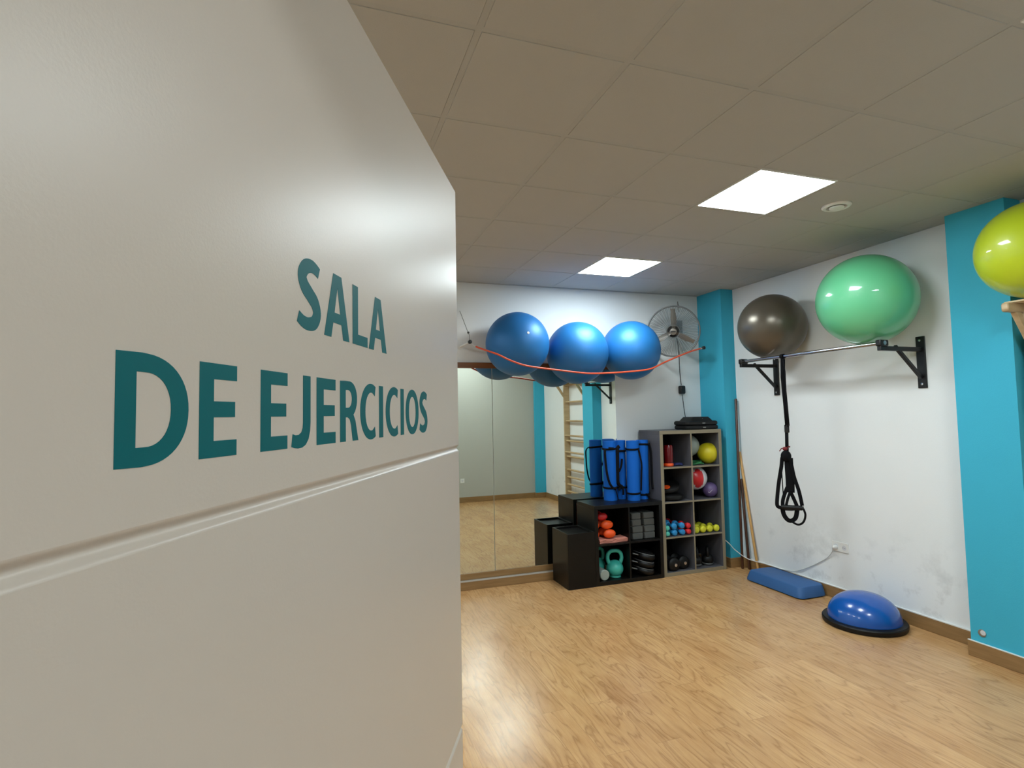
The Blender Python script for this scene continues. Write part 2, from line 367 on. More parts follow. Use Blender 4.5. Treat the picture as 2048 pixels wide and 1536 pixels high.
MB().lathe([(.02, H-.005), (.02, H-.010), (.044, H-.012), (.044, H-.019), (.03, H-.022), (.001, H-.023)], (3.19, 2.665, 0), 36).build('disc', M_whpl, t, smooth='auto')

# ------------------------------------------------------------------ door with lettering
A = .4531
DD = Vector((sin(A), cos(A), 0)); DN = Vector((DD.y, -DD.x, 0)); DE = Vector((.2097, .8736, 0))
def dp(s, z, t=0): return DE + DD*s + DN*t + Vector((0, 0, z))
WD = .835
m = MB()
gz = [1.613, 1.180, .747, .314]     # horizontal grooves
prof = [(0, 2.034)]
def gr(z): return [((-.0042*.5*(1+cos(pi*q/7))), z+.0058*q/7) for q in range(7, -8, -1)]
prof = [(-.0025, 2.034), (0, 2.0315)]
for g in gz: prof += gr(g)
prof += [(0, .0085), (-.003, .006), (-.037, .006), (-.04, .009), (-.04, 2.031), (-.037, 2.034)]
rings = []
for s_, inset in ((-WD, 0), (-.0025, 0), (-.0006, .0008), (0, .0025)):
    ring = []
    for t_, z_ in prof:
        tt = min(t_, -inset) if t_ > -.02 else max(t_, -.04+inset)
        ring.append(dp(s_, z_, tt))
    rings.append(ring)
m.grid(rings)
door = m.build('door_1', M_door, kind='structure', org=dp(-WD, 0, -.02), smooth='auto')
for p in door.data.polygons:
    if p.area > .008: p.use_smooth = False
def arc(cx, cy, a, b, t0, t1, n=20, p=1.0):
    out = []
    for i in range(n+1):
        t = radians(t0+(t1-t0)*i/n); c, s_ = cos(t), sin(t)
        out.append((cx+a*math.copysign(abs(c)**p, c), cy+b*math.copysign(abs(s_)**p, s_)))
    return out
def stroke(pts, wds):
    P = [(p.x, p.y) for p in smoothpath([Vector((x, y, 0)) for x, y in pts], 7)]
    n = len(P); Lf, Rt = [], []
    k = len(wds)-1
    for i in range(n):
        a = P[max(i-1, 0)]; b = P[min(i+1, n-1)]; dx, dy = b[0]-a[0], b[1]-a[1]; l = math.hypot(dx, dy)
        f = i/(n-1)*k; q = min(int(f), k-1); wv = wds[q]+(wds[q+1]-wds[q])*(f-q)
        Lf.append((P[i][0]-dy/l*wv/2, P[i][1]+dx/l*wv/2)); Rt.append((P[i][0]+dy/l*wv/2, P[i][1]-dx/l*wv/2))
    return ('strip', Lf, Rt)
def glyph(ch, w):
    """list of shapes; each shape is a list of loops (outer, holes) in cap-height units"""
    st = .215
    if ch == 'I': return [[[(0, 0), (w, 0), (w, 1), (0, 1)]]]
    if ch == 'L': return [[[(0, 0), (w, 0), (w, .18), (.225, .18), (.225, 1), (0, 1)]]]
    if ch == 'E': return [[[(0, 0), (w, 0), (w, .175), (.225, .175), (.225, .425), (w*.95, .425), (w*.95, .595), (.225, .595), (.225, .83), (w, .83), (w, 1), (0, 1)]]]
    if ch == 'D':
        o = [(0, 0), (.28, -.008)] + arc(.30, .5, w-.30, .505, -86, 86, 26, .93) + [(.28, 1.008), (0, 1)]
        i = [(.222, .165), (.30, .165)] + arc(.33, .5, w-.33-.235, .335, -84, 84, 20, .93) + [(.30, .835), (.222, .835)]
        return [[o, i]]
    if ch == 'O': return [[arc(w/2, .5, w/2, .516, 0, 354, 48, .97), arc(w/2, .5, w/2-.235, .35, 0, 351, 36, .95)]]
    if ch == 'C':
        cx = w*.68
        o = arc(cx, .5, cx, .516, 58, 302, 36, .97)
        i = arc(cx+.01, .5, cx-.225, .352, 292, 68, 30, .95)
        o[0] = (w-.005, .965); o[-1] = (w-.005, .035); i[0] = (w-.045, .215); i[-1] = (w-.045, .79)
        return [[o+i]]
    if ch == 'S':
        k = w/.71
        c = [(.645*k, .865), (.53*k, .905), (.40*k, .918), (.235*k, .87), (.135*k, .74), (.20*k, .605), (.37*k, .50), (.52*k, .405), (.585*k, .265), (.50*k, .13), (.33*k, .083), (.17*k, .095), (.02*k, .15)]
        return [[stroke(c, [.165, .175, .19, .215, .235, .24, .235, .24, .235, .21, .185, .175, .165])]]
    if ch == 'J':
        return [[[(w-.215, 1), (w, 1), (w, .34), (w-.012, .22), (w-.06, .10), (w-.14, .025), (w-.24, -.01), (w-.36, -.015), (w-.45, -.005), (w-.53, .015), (w-.50, .185), (w-.42, .168), (w-.33, .172), (w-.26, .205), (w-.225, .265), (w-.215, .34)]]]
    if ch == 'A':
        return [[[(0, 0), (.235, 0), (.305, .235), (w-.305, .235), (w-.235, 0), (w, 0), (w/2+.145, 1), (w/2-.145, 1)], [(.348, .395), (w/2, .80), (w-.348, .395)]]]
    if ch == 'R':
        o = [(0, 0), (.215, 0), (.215, .40), (.30, .40), (.385, .36), (.43, .27), (.50, 0), (w, 0), (.665, .20), (.615, .34), (.53, .445), (.60, .50)] + arc(.36, .715, .325, .292, -30, 88, 18, .95) + [(.2, 1.008), (0, .998)]
        i = [(.215, .56), (.32, .56)] + arc(.32, .71, .15, .148, -80, 80, 12) + [(.30, .858), (.215, .855)]
        return [[o, i]]
def lettering(name, items, z0, hh):
    bmr = bmesh.new()
    for ch, s0, s1 in items:
        w_ = (s1-s0)/1000/hh
        for loops in glyph(ch, w_):
            if loops[0][0] == 'strip':
                Lf, Rt = loops[0][1:]
                q = [[[bmr.verts.new(dp(s0/1000+x_*hh, z0+y_*hh, t_)) for x_, y_ in side] for side in (Lf, Rt)] for t_ in (.00005, .00025)]
                for k in range(len(Lf)-1):
                    for lay in q: bmr.faces.new((lay[0][k], lay[0][k+1], lay[1][k+1], lay[1][k]))
                    for sd in (0, 1): bmr.faces.new((q[0][sd][k], q[0][sd][k+1], q[1][sd][k+1], q[1][sd][k]))
                continue
            cu = bpy.data.curves.new('g', 'CURVE'); cu.dimensions = '2D'; cu.fill_mode = 'BOTH'
            for lp in loops:
                sp = cu.splines.new('POLY'); sp.points.add(len(lp)-1)
                for k, (x_, y_) in enumerate(lp): sp.points[k].co = (x_, y_, 0, 1)
                sp.use_cyclic_u = True
            co = bpy.data.objects.new('g', cu); COL.objects.link(co)
            dg = bpy.context.evaluated_depsgraph_get(); me = bpy.data.meshes.new_from_object(co.evaluated_get(dg))
            tmp = bmesh.new(); tmp.from_mesh(me)
            ext = bmesh.ops.extrude_face_region(tmp, geom=tmp.faces[:])
            top = [e for e in ext['geom'] if isinstance(e, bmesh.types.BMVert)]
            for v in top: v.co.z = 1
            for v in tmp.verts:
                p = dp(s0/1000+v.co.x*hh, z0+v.co.y*hh, .00005+.0002*v.co.z); v.co = p
            me2 = bpy.data.meshes.new('t'); tmp.to_mesh(me2); tmp.free(); bmr.from_mesh(me2)
            bpy.data.objects.remove(co); bpy.data.curves.remove(cu); bpy.data.meshes.remove(me); bpy.data.meshes.remove(me2)
    m_ = MB(); m_.bm.free(); m_.bm = bmr
    o = m_.build(name, M_letter, org=dp(-WD, 0, -.02)); o.location = (0, 0, 0); o.parent = door; return o
lettering('lettering', [('S', -514.6, -479.2), ('A', -473.6, -426.6), ('L', -419.6, -385.7), ('A', -382.4, -334.8)], 1.7288, .0520)['label'] = 'teal vinyl word SALA'
lettering('lettering', [('D', -666.2, -622), ('E', -614, -582.7), ('E', -558.8, -527.5), ('J', -522.1, -495.5), ('E', -486, -453.9), ('R', -445.3, -408.2), ('C', -403.5, -365.9),
    ('I', -356.8, -345.8), ('C', -338.3, -300.1), ('I', -291.6, -280.3), ('O', -273.8, -223.8), ('S', -219.9, -184.4)], 1.6448, .0503)['label'] = 'teal vinyl words DE EJERCICIOS'
# door frame
f = MB()
for yy in ((YO, YO+.012), (YO-.112, YO-.1)):
    f.box(DX0-.08, DX0+.0, *yy, 0, DZ+.07); f.box(DX1, DX1+.08, *yy, 0, DZ+.07); f.box(DX0, DX1, *yy, DZ, DZ+.07)
f.build('trim_7', M_door, kind='structure', bevel=.002)

# ------------------------------------------------------------------ exercise balls
def ball(name, c, r, m, label, group, n=72, sx=1, sy=1, sz=1, plug=None):
    c = Vector(c); t = thing(name, label, 'exercise ball', c-Vector((0, 0, r*sz)), group)
    MB().sphere(c, r, n, 40, sx, sy, sz).build('ball_shell', m, t, smooth=True)
    if plug:
        d = Vector(plug).normalized(); p = c+d*(r-.001)
        MB().lathe([(.012, 0), (.012, .003), (.009, .004), (.001, .004)], p, 20, mtx=rotm((0, 0, 1), d)).build('air_plug', M_whpl, t, smooth='auto')
    return t
gb = 'blue exercise balls held against the wall by the red tube'
ball('exercise_ball', (1.789, 4.997, 2.342), .3068, M_ballb, 'blue exercise ball nearest the door, leftmost above the mirror', gb, plug=(.0, -1, .22))
ball('exercise_ball', (2.422, 4.995, 2.268), .3088, M_ballb, 'blue exercise ball in the middle, hanging lowest of the three', gb)
ball('exercise_ball', (3.039, 5.002, 2.306), .3020, M_ballb, 'blue exercise ball overlapping the wall fan', gb)
gr_ = 'large exercise balls on the right wall'
ball('exercise_ball', (3.979, 4.062, 2.4375), .3000, M_ballk, 'dark bronze exercise ball on the chrome pull-up bar', gr_)
ball('exercise_ball', (3.9375, 3.081, 2.487), .3410, M_ballg, 'large glossy green exercise ball on the chrome pull-up bar', gr_)
ball('exercise_ball', (3.992, 2.038, 2.5815), .2865, M_bally, 'lime yellow exercise ball on the wooden wall bars', gr_)

# ------------------------------------------------------------------ ball holder: arms and red tube
for x_, lab in ((1.302, 'thin steel wall arm with black end cap beside the door, holding the red tube'), (3.895, 'thin steel wall arm with black end cap under the fan beside the turquoise pillar')):
    t = thing('wall_hook_bar', lab, 'wall arm', (x_, YB, 2.343), 'steel arms carrying the red tube')
    MB().tube([(x_, YB, 2.343), (x_, 4.955, 2.343)], .009, 12).build('rod', M_whpl, t, smooth='auto')
    MB().lathe([(.03, 0), (.03, -.006), (.01, -.008)], (x_, YB, 2.343), 20, 'y').build('wall_plate', M_whpl, t, smooth='auto')
    MB().lathe([(.016, 0), (.018, -.004), (.018, -.03), (.012, -.036), (.001, -.037)], (x_, 4.955, 2.343), 20, 'y').build('end_cap', M_black, t, smooth='auto')
    if x_ < 2:
        MB().tube([(x_, 4.95, 2.355), (x_, 4.955, 2.41), (x_+.0, 5.0, 2.44), (x_-.0, YB, 2.70)], .003, 8).build('stay_wire', M_steel, t, smooth=True)
        MB().sphere((x_, 4.99, 2.437), .011, 16, 10).build('wire_clamp', M_black, t, smooth=True)
path = [(1.302, 4.938, 2.336), (1.349, 4.90, 2.296), (1.42, 4.80, 2.25), (1.513, 4.745, 2.208), (1.62, 4.735, 2.158), (1.76, 4.728, 2.112), (1.95, 4.745, 2.088), (2.10, 4.755, 2.074), (2.25, 4.735, 2.055),
        (2.42, 4.732, 2.042), (2.60, 4.745, 2.047), (2.80, 4.745, 2.059), (2.98, 4.738, 2.074), (3.12, 4.752, 2.098), (3.30, 4.80, 2.165), (3.50, 4.85, 2.233), (3.70, 4.90, 2.296), (3.85, 4.935, 2.333), (3.895, 4.940, 2.341)]
P = smoothpath(path, 5)
t = thing('resistance_tube', 'red latex exercise tube slung in front of the three blue balls', 'resistance tube', P[0])
MB().tube(P[5:-5], .0085, 12).build('latex_tube', M_tube, t, smooth=True)
MB().tube(P[:6], .0035, 8).build('end_cord', M_cable, t, smooth=True)
MB().tube(P[-6:], .0035, 8).build('end_cord', M_cable, t, smooth=True)

# ------------------------------------------------------------------ wall fan
FC = Vector((3.618, 5.075, 2.533)); FA = Vector((-.60, -.78, -.17)).normalized(); FR = .272
R3 = rotm((0, 0, 1), FA)
def fl(x_, y_, z_): return FC + R3 @ Vector((x_, y_, z_))
t = thing('wall_fan', 'round grey wire cage wall fan beside the turquoise corner pillar', 'fan', (3.85, YB, 2.62))
c = MB()
def ringp(r, z_, n=64): return [fl(r*cos(2*pi*k/n), r*sin(2*pi*k/n), z_) for k in range(n)]
for r_, z_, w_ in ((FR, -.012, .009), (FR, .012, .008)): c.tube(ringp(r_, z_), w_, 8, closed=True)
for r_, z_ in ((.07, .062), (.055, -.085)): c.tube(ringp(r_, z_, 32), .003, 6, closed=True)
for s_ in (1, -1):
    N = 44
    for k in range(N):
        a = 2*pi*(k+(.5 if s_ < 0 else 0))/N
        pts = [(FR, .0), (FR-.012, .03), (.20, .052), (.13, .062), (.06, .062)] if s_ > 0 else [(FR, -.01), (FR-.01, -.045), (.20, -.072), (.12, -.085), (.055, -.085)]
        c.tube([fl(r_*cos(a+(.062/r_-.062/FR)*.25), r_*sin(a+(.062/r_-.062/FR)*.25), z_) for r_, z_ in pts], .0016, 5)
c.build('cage', M_wire, t, smooth=True)
ha = math.atan2(0, 1)
upl = R3.inverted() @ Vector((0, 0, 1)); ua = math.atan2(upl.y, upl.x)
for k in range(3):
    a0 = ua + radians(-6) + k*2*pi/3
    rings = []
    for i in range(9):
        f_ = i/8; r_ = .03+f_*(.215); wdt = .018+.012*sin(pi*min(1, f_*1.15))*(1) + .006*f_; tw = radians(32-16*f_)
        ca, sa = cos(a0+.10*f_), sin(a0+.10*f_)
        ctr = Vector((r_*ca, r_*sa, 0)); tan = Vector((-sa, ca, 0)); e_ = tan*cos(tw)+Vector((0, 0, 1))*sin(tw)
        nn = Vector((ca, sa, 0)).cross(e_)
        rings.append([FC+R3@(ctr+e_*wdt*u_+nn*v_) for u_, v_ in ((-1, 0), (-.4, .004), (.4, .004), (1, 0), (.4, -.002), (-.4, -.002))])
    MB().grid(rings).build('blade', M_blade, t, smooth='auto')
hub = MB().lathe([(.001, .028), (.034, .028), (.038, .034), (.038, .0), (.030, -.03), (.001, -.03)][::-1], FC, 28, mtx=R3).build('hub', M_blade, t, smooth='auto')
MB().lathe([(.001, .064), (.036, .064), (.036, .071), (.03, .075), (.001, .075)], FC, 28, mtx=R3).build('badge', M_blade, t, smooth='auto')
bd = MB(); 
for u_ in (-1,): bd.prism([(-.026, -.006), (.026, -.006), (.026, .005), (-.026, .005)], lambda u, v, q: FC+R3@(Matrix.Rotation(ua-pi/2, 3, 'Z')@Vector((u, v, q))), .0752, .0762)
bd.build('badge_print', M_black, t)
MB().lathe([(.001, -.04), (.055, -.04), (.07, -.06), (.072, -.10), (.06, -.135), (.03, -.15), (.001, -.15)][::-1], FC, 28, mtx=R3).build('motor', M_black, t, smooth='auto')
pm = fl(0, 0, -.14)
MB().tube([pm, pm+Vector((.03, .03, 0)), (3.85, 5.26, 2.60), (3.85, YB-.01, 2.60)], .018, 12).box(3.80, 3.90, YB-.012, YB, 2.52, 2.70).build('wall_bracket', M_steel, t, smooth='auto')
MB().tube([(3.855, YB-.002, 2.90), (3.855, YB-.02, 2.87), (3.84, YB-.02, 2.82), (3.835, 5.26, 2.79)], .003, 6).box(3.85, 3.86, YB-.004, YB, 2.86, 2.92).build('safety_hook', M_steel, t, smooth=True)
MB().tube(smoothpath([pm, (3.80, 5.25, 2.40), (3.825, 5.275, 2.15), (3.842, 5.28, 1.96)], 5), .0045, 8).tube(smoothpath([(3.85, 5.28, 1.87), (3.862, 5.28, 1.75), (3.875, 5.275, 1.62), (3.885, 5.275, 1.475)], 5), .0035, 8).build('cord', M_black, t, smooth=True)
o = MB().box(3.815, 3.885, 5.255, YB-.004, 1.862, 1.955).build('control_box', M_black, t, bevel=.014, seg=3)
sub(o, t['_org'])
MB().lathe([(.012, 0), (.010, -.012), (.001, -.013)], (3.818, 5.256, 1.905), 16, 'y').build('knob', M_black, o, smooth='auto')

# ------------------------------------------------------------------ pull-up bar with brackets (right wall)
BX, BZ = 3.873, 2.135
t = thing('pull_up_bar', 'wall-mounted chrome pull-up bar on two black steel brackets', 'pull-up bar', (XR, 3.63, 1.81))
for y_ in (2.925, 4.335):
    b = MB().box(XR-.011, XR-.001, y_-.034, y_+.034, 1.805, 2.195)
    br = b.build('bracket_plate', M_black, t, bevel=.004)
    a = MB(); a.box(BX-.03, XR-.01, y_-.016, y_+.016, BZ-.055, BZ-.023)
    a.box(0, .345, -.012, .012, -.012, .012, mtx=Matrix.Translation((XR-.02, y_, 1.885)) @ Matrix.Rotation(radians(180+42), 4, 'Y'))
    a.build('bracket_arm', M_black, t, bevel=.003)
    MB().box(BX-.04, BX+.045, y_-.022, y_+.022, BZ-.024, BZ+.024).build('clamp', M_black, t, bevel=.01, seg=3)
    for z_ in (1.835, 2.165): MB().lathe([(.009, 0), (.009, -.006), (.001, -.007)], (XR-.010, y_, z_), 12, 'x').build('bolt', M_chrome, t, smooth='auto')
MB().tube([(BX, 2.90, BZ), (BX, 4.36, BZ)], .0155, 20).build('bar', M_chrome, t, smooth='auto')

# ------------------------------------------------------------------ suspension trainer
h = Vector((.706, -.708, 0)); SX, SY = 3.873, 3.846
def sp_(u, v, d=0): return Vector((SX, SY, 0)) + h*((u-369)*.000575) + Vector((-.708, -.706, 0))*d + Vector((0, 0, .663+(1048-(860+v/7.68))*.00437))
t = thing('suspension_trainer', 'black suspension trainer with hand and foot loops hanging from the chrome bar', 'suspension trainer', (SX, SY, .66))
def ribbon(name, pts, wd, th=.0022, mt=None, smoothk=5, d=0, closed=False, par=None):
    P_ = smoothpath([p if isinstance(p, Vector) else sp_(p[0], p[1], (p[2] if len(p) > 2 else 0)+d) for p in pts], smoothk)
    if closed: P_ = P_[:-1]
    return MB().tube(P_, 1, 8, closed=closed, flat=(th, wd*.62), ref=(-.708, -.706, 0)).build(name, mt or M_strap, par or t, smooth=True)
ztop = BZ
rr = [Vector((BX+.0215*cos(a), SY, BZ+.0215*sin(a))) for a in [2*pi*k/20 for k in range(20)]]
MB().tube(rr, 1, 8, closed=True, flat=(.0018, .018), ref=(0, 0, 1) if False else None).build('anchor_loop', M_strap, t, smooth=True)
MB().tube([(SX, SY, 2.112), (SX+.004, SY-.012, 2.0), (SX+.005, SY-.012, 1.7), (SX+.004, SY-.016, 1.51)], 1, 8, flat=(.004, .013), ref=(-.9, .3, 0)).tube([(SX, SY, 2.112), (SX-.004, SY+.004, 1.95), (SX+.004, SY-.004, 1.7), (SX+.005, SY-.012, 1.52)], 1, 8, flat=(.003, .019), ref=(-.5, -.85, 0)).build('webbing', M_strap, t, smooth=True)
MB().box(-.02, .02, -.008, .008, -.035, .035, mtx=Matrix.Translation((SX+.004, SY-.006, 1.495)) @ Matrix.Rotation(radians(-45), 4, 'Z')).build('buckle', M_black, t, bevel=.005)
MB().tube([(SX+.002, SY-.004, 1.47), (SX-.002, SY-.002, 1.30)], 1, 8, flat=(.004, .014), ref=(-.7, -.7, 0)).build('webbing', M_strap, t, smooth=True)
MB().sphere(sp_(345, 290), .022, 20, 14, 1, 1, .8).tube([sp_(345, 280), sp_(395, 258), sp_(415, 262)], .007, 8).tube([sp_(340, 275), sp_(295, 285), sp_(265, 330)], .004, 8).build('tie_knot', mat('dark_red_cord', (110, 20, 24), .7), t, smooth=True)
MB().sphere(sp_(352, 405), .045, 24, 16, .95, .95, 1.15).build('webbing_bundle', M_strap, t, smooth=True)
ribbon('strap_tail', [(385, 430), (388, 600), (392, 780), (388, 960)], .056, .006)
ribbon('loop', [(375, 400, .01), (405, 460, .01), (425, 560, .01), (450, 720, .01), (505, 930, .01), (540, 1150, .01)], .024)
ribbon('loop', [(340, 390), (300, 430), (282, 560), (235, 820), (205, 1050), (200, 1165), (240, 1195), (300, 1185)], .025)
ribbon('loop', [(283, 560, -.01), (285, 760, -.01), (290, 1000, -.01), (295, 1160, -.01)], .007)
ribbon('loop', [(350, 880), (305, 1000), (280, 1090), (275, 1175)], .024)
ribbon('loop', [(385, 950, .012), (350, 1050, .012), (325, 1150, .012)], .018)
ribbon('loop', [(395, 960), (430, 1050), (470, 1160)], .024)
MB().tube([sp_(252, 1183), sp_(268, 1184), sp_(270, 1184), sp_(405, 1190), sp_(540, 1188), sp_(542, 1188), sp_(560, 1188)], [.016, .016, .021, .022, .021, .016, .016], 16).build('grip', M_blkrub, t, smooth='auto')
MB().tube([sp_(262, 1215, -.03), sp_(400, 1215, -.03), sp_(480, 1200, -.03)], .018, 14).build('grip', M_blkrub, t, smooth='auto')
ribbon('foot_loop', [(270, 1200, -.01), (285, 1300, -.01), (330, 1375, -.01), (385, 1392, -.01), (445, 1340, -.01), (470, 1220, -.01)], .03)
ribbon('foot_loop', [(553, 1195), (577, 1280), (560, 1370), (520, 1425), (460, 1440), (390, 1400)], .014)

# ------------------------------------------------------------------ wall bars
t = thing('wall_bars', 'light wooden wall bars with top arms beyond the turquoise side pillar', 'wall bars', (XR, 1.79, 0))
ya, yb = 1.37, 2.205
for y_ in (ya, yb):
    MB().box(XR-.105, XR, y_-.019, y_+.019, .0, 2.30).build('side_rail', M_birch, t, bevel=.004)
    o = MB().prism([(3.905, 2.238), (3.905, 2.272), (3.912, 2.284), (XR-.1, 2.284), (XR-.1, 2.226), (3.915, 2.228)], lambda u, v, q: Vector((u, q, v)), y_-.06 if y_ > 2 else y_-.02, y_-.02 if y_ > 2 else y_+.02)
    o.build('top_arm', M_birch, t, bevel=.008, seg=3)
    MB().prism([(3.985, 2.228), (4.035, 2.228), (XR-.105, 2.02), (XR-.105, 1.955)], lambda u, v, q: Vector((u, q, v)), y_-.055 if y_ > 2 else y_-.018, y_-.022 if y_ > 2 else y_+.018).build('brace', M_birch, t, bevel=.003)
MB().box(3.955, XR-.11, ya-.02, yb-.01, 2.284, 2.295).build('top_board', wood('pale_board', (214, 190, 150), (226, 204, 168)), t, bevel=.002)
for z_ in (2.18, 1.874, 1.533, 1.271, 1.175, .974, .896, .66, .529, .398, .27, .14):
    xx = XR-.085 if z_ in (1.271, .974) else XR-.06
    MB().tube([(xx, ya-.01, z_), (xx, yb+.01, z_)], 1, 14, flat=(.017, .024)).build('rung', M_birch, t, smooth='auto')

# ------------------------------------------------------------------ sockets, cable, filled hole
def socket(name, c, n_ax, cnt, label, w_=.08):
    c = Vector(c); t = thing(name, label, 'wall socket', c)
    def P_(u, v, q): return c + (Vector((-q, u, v)) if n_ax == 'x' else Vector((u, q, v)))
    W = w_*cnt
    MB().prism([(-W/2, -.042), (W/2, -.042), (W/2, .042), (-W/2, .042)], P_, 0, .009).build('cover_plate', M_whpl, t, bevel=.003)
    for k in range(cnt):
        u0 = (k-(cnt-1)/2)*w_
        pl = [(u0+.021*cos(a), .021*sin(a)) for a in [2*pi*i/24 for i in range(24)]]
        MB().prism(pl, P_, .009, .0105).build('socket_face', M_wht, t)
        for du in (-.009, .009): MB().prism([(u0+du+.0028*cos(a), .0028*sin(a)) for a in [2*pi*i/10 for i in range(10)]], P_, .0105, .0112).build('pin_hole', M_dark, t)
    return t
t = socket('wall_socket', (XR, 3.707, .459), 'x', 2, 'white double wall socket with a plugged-in cable, low on the right wall')
socket('wall_socket', (2.569, YO, .413), 'y', 1, 'small white single socket on the grey wall seen in the mirror')
socket('wall_socket', (XR, 1.13, .407), 'x', 1, 'small white socket beside the wall bars seen in the mirror')
MB().lathe([(.019, -.010), (.019, -.028), (.012, -.04), (.004, -.046)][::-1], (XR, 3.747, .452), 20, 'x').build('plug', M_whpl, t, smooth='auto')
cp = [(4.043, 4.93, .31), (4.058, 4.898, .286), (4.089, 4.88, .252), (4.13, 4.87, .203), (4.165, 4.84, .165), (4.169, 4.80, .148), (4.178, 4.76, .134), (4.187, 4.72, .124), (4.235, 4.67, .108), (4.25, 4.57, .108), (4.256, 4.477, .107), (4.258, 4.35, .107), (4.262, 4.281, .114), (4.268, 4.209, .127), (4.270, 4.092, .180), (4.272, 3.951, .264), (4.270, 3.841, .339), (4.258, 3.775, .41), (4.236, 3.748, .448)]
o = MB().tube(smoothpath(cp, 6), .0042, 8).build('power_cable', M_cable, org=(4.2, 4.8, 0), smooth=True)
tag(o, 'thin white power cable running from behind the shelf along the wall to the socket', 'cable')
t = thing('hole_cover', 'small round grey filled hole low on the turquoise side pillar', 'hole cover', (PX, 2.535, .165))
MB().lathe([(.024, .001), (.024, -.003), (.019, -.004), (.001, -.0035)], (PX, 2.535, .168), 24, 'x').build('cover', M_steel, t, smooth='auto')
MB().lathe([(.017, -.003), (.016, -.0052), (.001, -.0056)], (PX, 2.528, .172), 14, 'x').build('plaster_patch', M_wht, t, smooth='auto')

# ------------------------------------------------------------------ step platform and balance dome
t = thing('aerobic_step', 'blue plastic aerobic step lying on the floor along the right wall', 'aerobic step', (4.13, 4.25, 0))
def rrect(x0, x1, y0, y1, r, n=6):
    out = []
    for cx, cy, a0 in ((x1-r, y1-r, 0), (x0+r, y1-r, 90), (x0+r, y0+r, 180), (x1-r, y0+r, 270)):
        for k in range(n+1): a = radians(a0+90*k/n); out.append((cx+r*cos(a), cy+r*sin(a)))
    return out
prof = [(0.0, .010), (-.003, .030), (-.022, .088), (-.028, .097), (-.038, .100)]
rings = [[Vector((x_, y_, z_)) for x_, y_ in rrect(3.950-e, 4.263+e*.35, 3.845-e, 4.525+e, .055+e*.3)] for e, z_ in prof]
MB().grid(rings).build('deck', M_step, t, smooth='auto')
MB().grid([[Vector((x_, y_, z_)) for x_, y_ in rrect(3.965, 4.255, 3.86, 4.51, .05)] for z_ in (.0, .012)]).build('rubber_foot_rim', M_blkrub, t)
t = thing('balance_dome', 'glossy blue half-ball balance trainer on a black base on the floor', 'balance trainer', (3.976, 3.27, 0))
bc = (3.976, 3.270)
R_ = .287
MB().lathe([(R_-.02, 0), (R_-.004, .004), (R_, .016), (R_, .034), (R_-.006, .042), (R_-.04, .046), (R_-.07, .046), (.01, .03)], (*bc, 0), 64).build('base', M_blkrub, t, smooth='auto')
rd = R_-.037; hd = .192
MB().lathe([(rd, .038)]+[(rd*cos(a)**.86, .044+hd*sin(a)) for a in [pi/2*k/18 for k in range(18)]]+[(.002, .044+hd)], (*bc, 0), 64).build('dome', M_bosu, t, smooth=True)

# ------------------------------------------------------------------ sticks in the corner
def stick(a, b, r, m_, label):
    a, b = Vector(a), Vector(b); d = (b-a).normalized()
    o = MB().tube([a+Vector((0, 0, r*.25)), a+d*.01, b-d*.004, b], [r*.85, r, r, r*.8], 14).build('wooden_pole', m_, org=a, smooth='auto')
    tag(o, label, 'pole', 'exercise poles leaning in the corner')
stick((4.195, 4.828, .0), (4.243, 4.882, 1.79), .0135, M_stickd, 'longest dark brown wooden pole, tallest of those leaning in the corner')
stick((4.238, 4.775, .0), (4.262, 4.872, .93), .014, M_stickd, 'shorter dark brown pole between the tall dark pole and the light one')
stick((4.247, 4.66, .0), (4.266, 4.885, 1.22), .0135, M_stickl, 'light wooden pole leaning against the right wall in the corner')

# ------------------------------------------------------------------ tall grey cube shelf
def cube_shelf(name, label, x0, y0, cols, rows, mf, mi, back, org):
    t = thing(name, label, 'shelf', org)
    cw, th, o_, dep = .3363, .0165, .038, .39
    W = 2*o_+cols*cw+(cols-1)*th; Hh = 2*o_+rows*cw+(rows-1)*th
    x1 = x0+W; y1 = y0+dep; e = .0006
    for s_ in ((x0, x0+o_), (x1-o_, x1)): MB().box(*s_, y0, y1, 0, Hh-o_).build('side_panel', mf, t, bevel=.0015)
    MB().box(x0, x1, y0, y1, Hh-o_, Hh).build('top_panel', mf, t, bevel=.0015)
    MB().box(x0+o_, x1-o_, y0+.001, y1, 0, o_).build('bottom_panel', mf, t, bevel=.001)
    for k in range(1, cols):
        xa = x0+o_+k*cw+(k-1)*th; MB().box(xa, xa+th, y0+.003, y1-.002, o_, Hh-o_).build('divider', mf, t)
    for r_ in range(1, rows):
        za = o_+r_*cw+(r_-1)*th
        for k in range(cols):
            xa = x0+o_+k*(cw+th); MB().box(xa, xa+cw, y0+.003, y1-.002, za, za+th).build('shelf_board', mf, t)
    for k in range(cols):
        xa = x0+o_+k*(cw+th); MB().box(xa+back, xa+cw, y1-.008, y1-.002, o_, Hh-o_).build('dark_backing', M_blkbk, t)  # near-black sheet added across the open back to darken the compartments
    return W, Hh
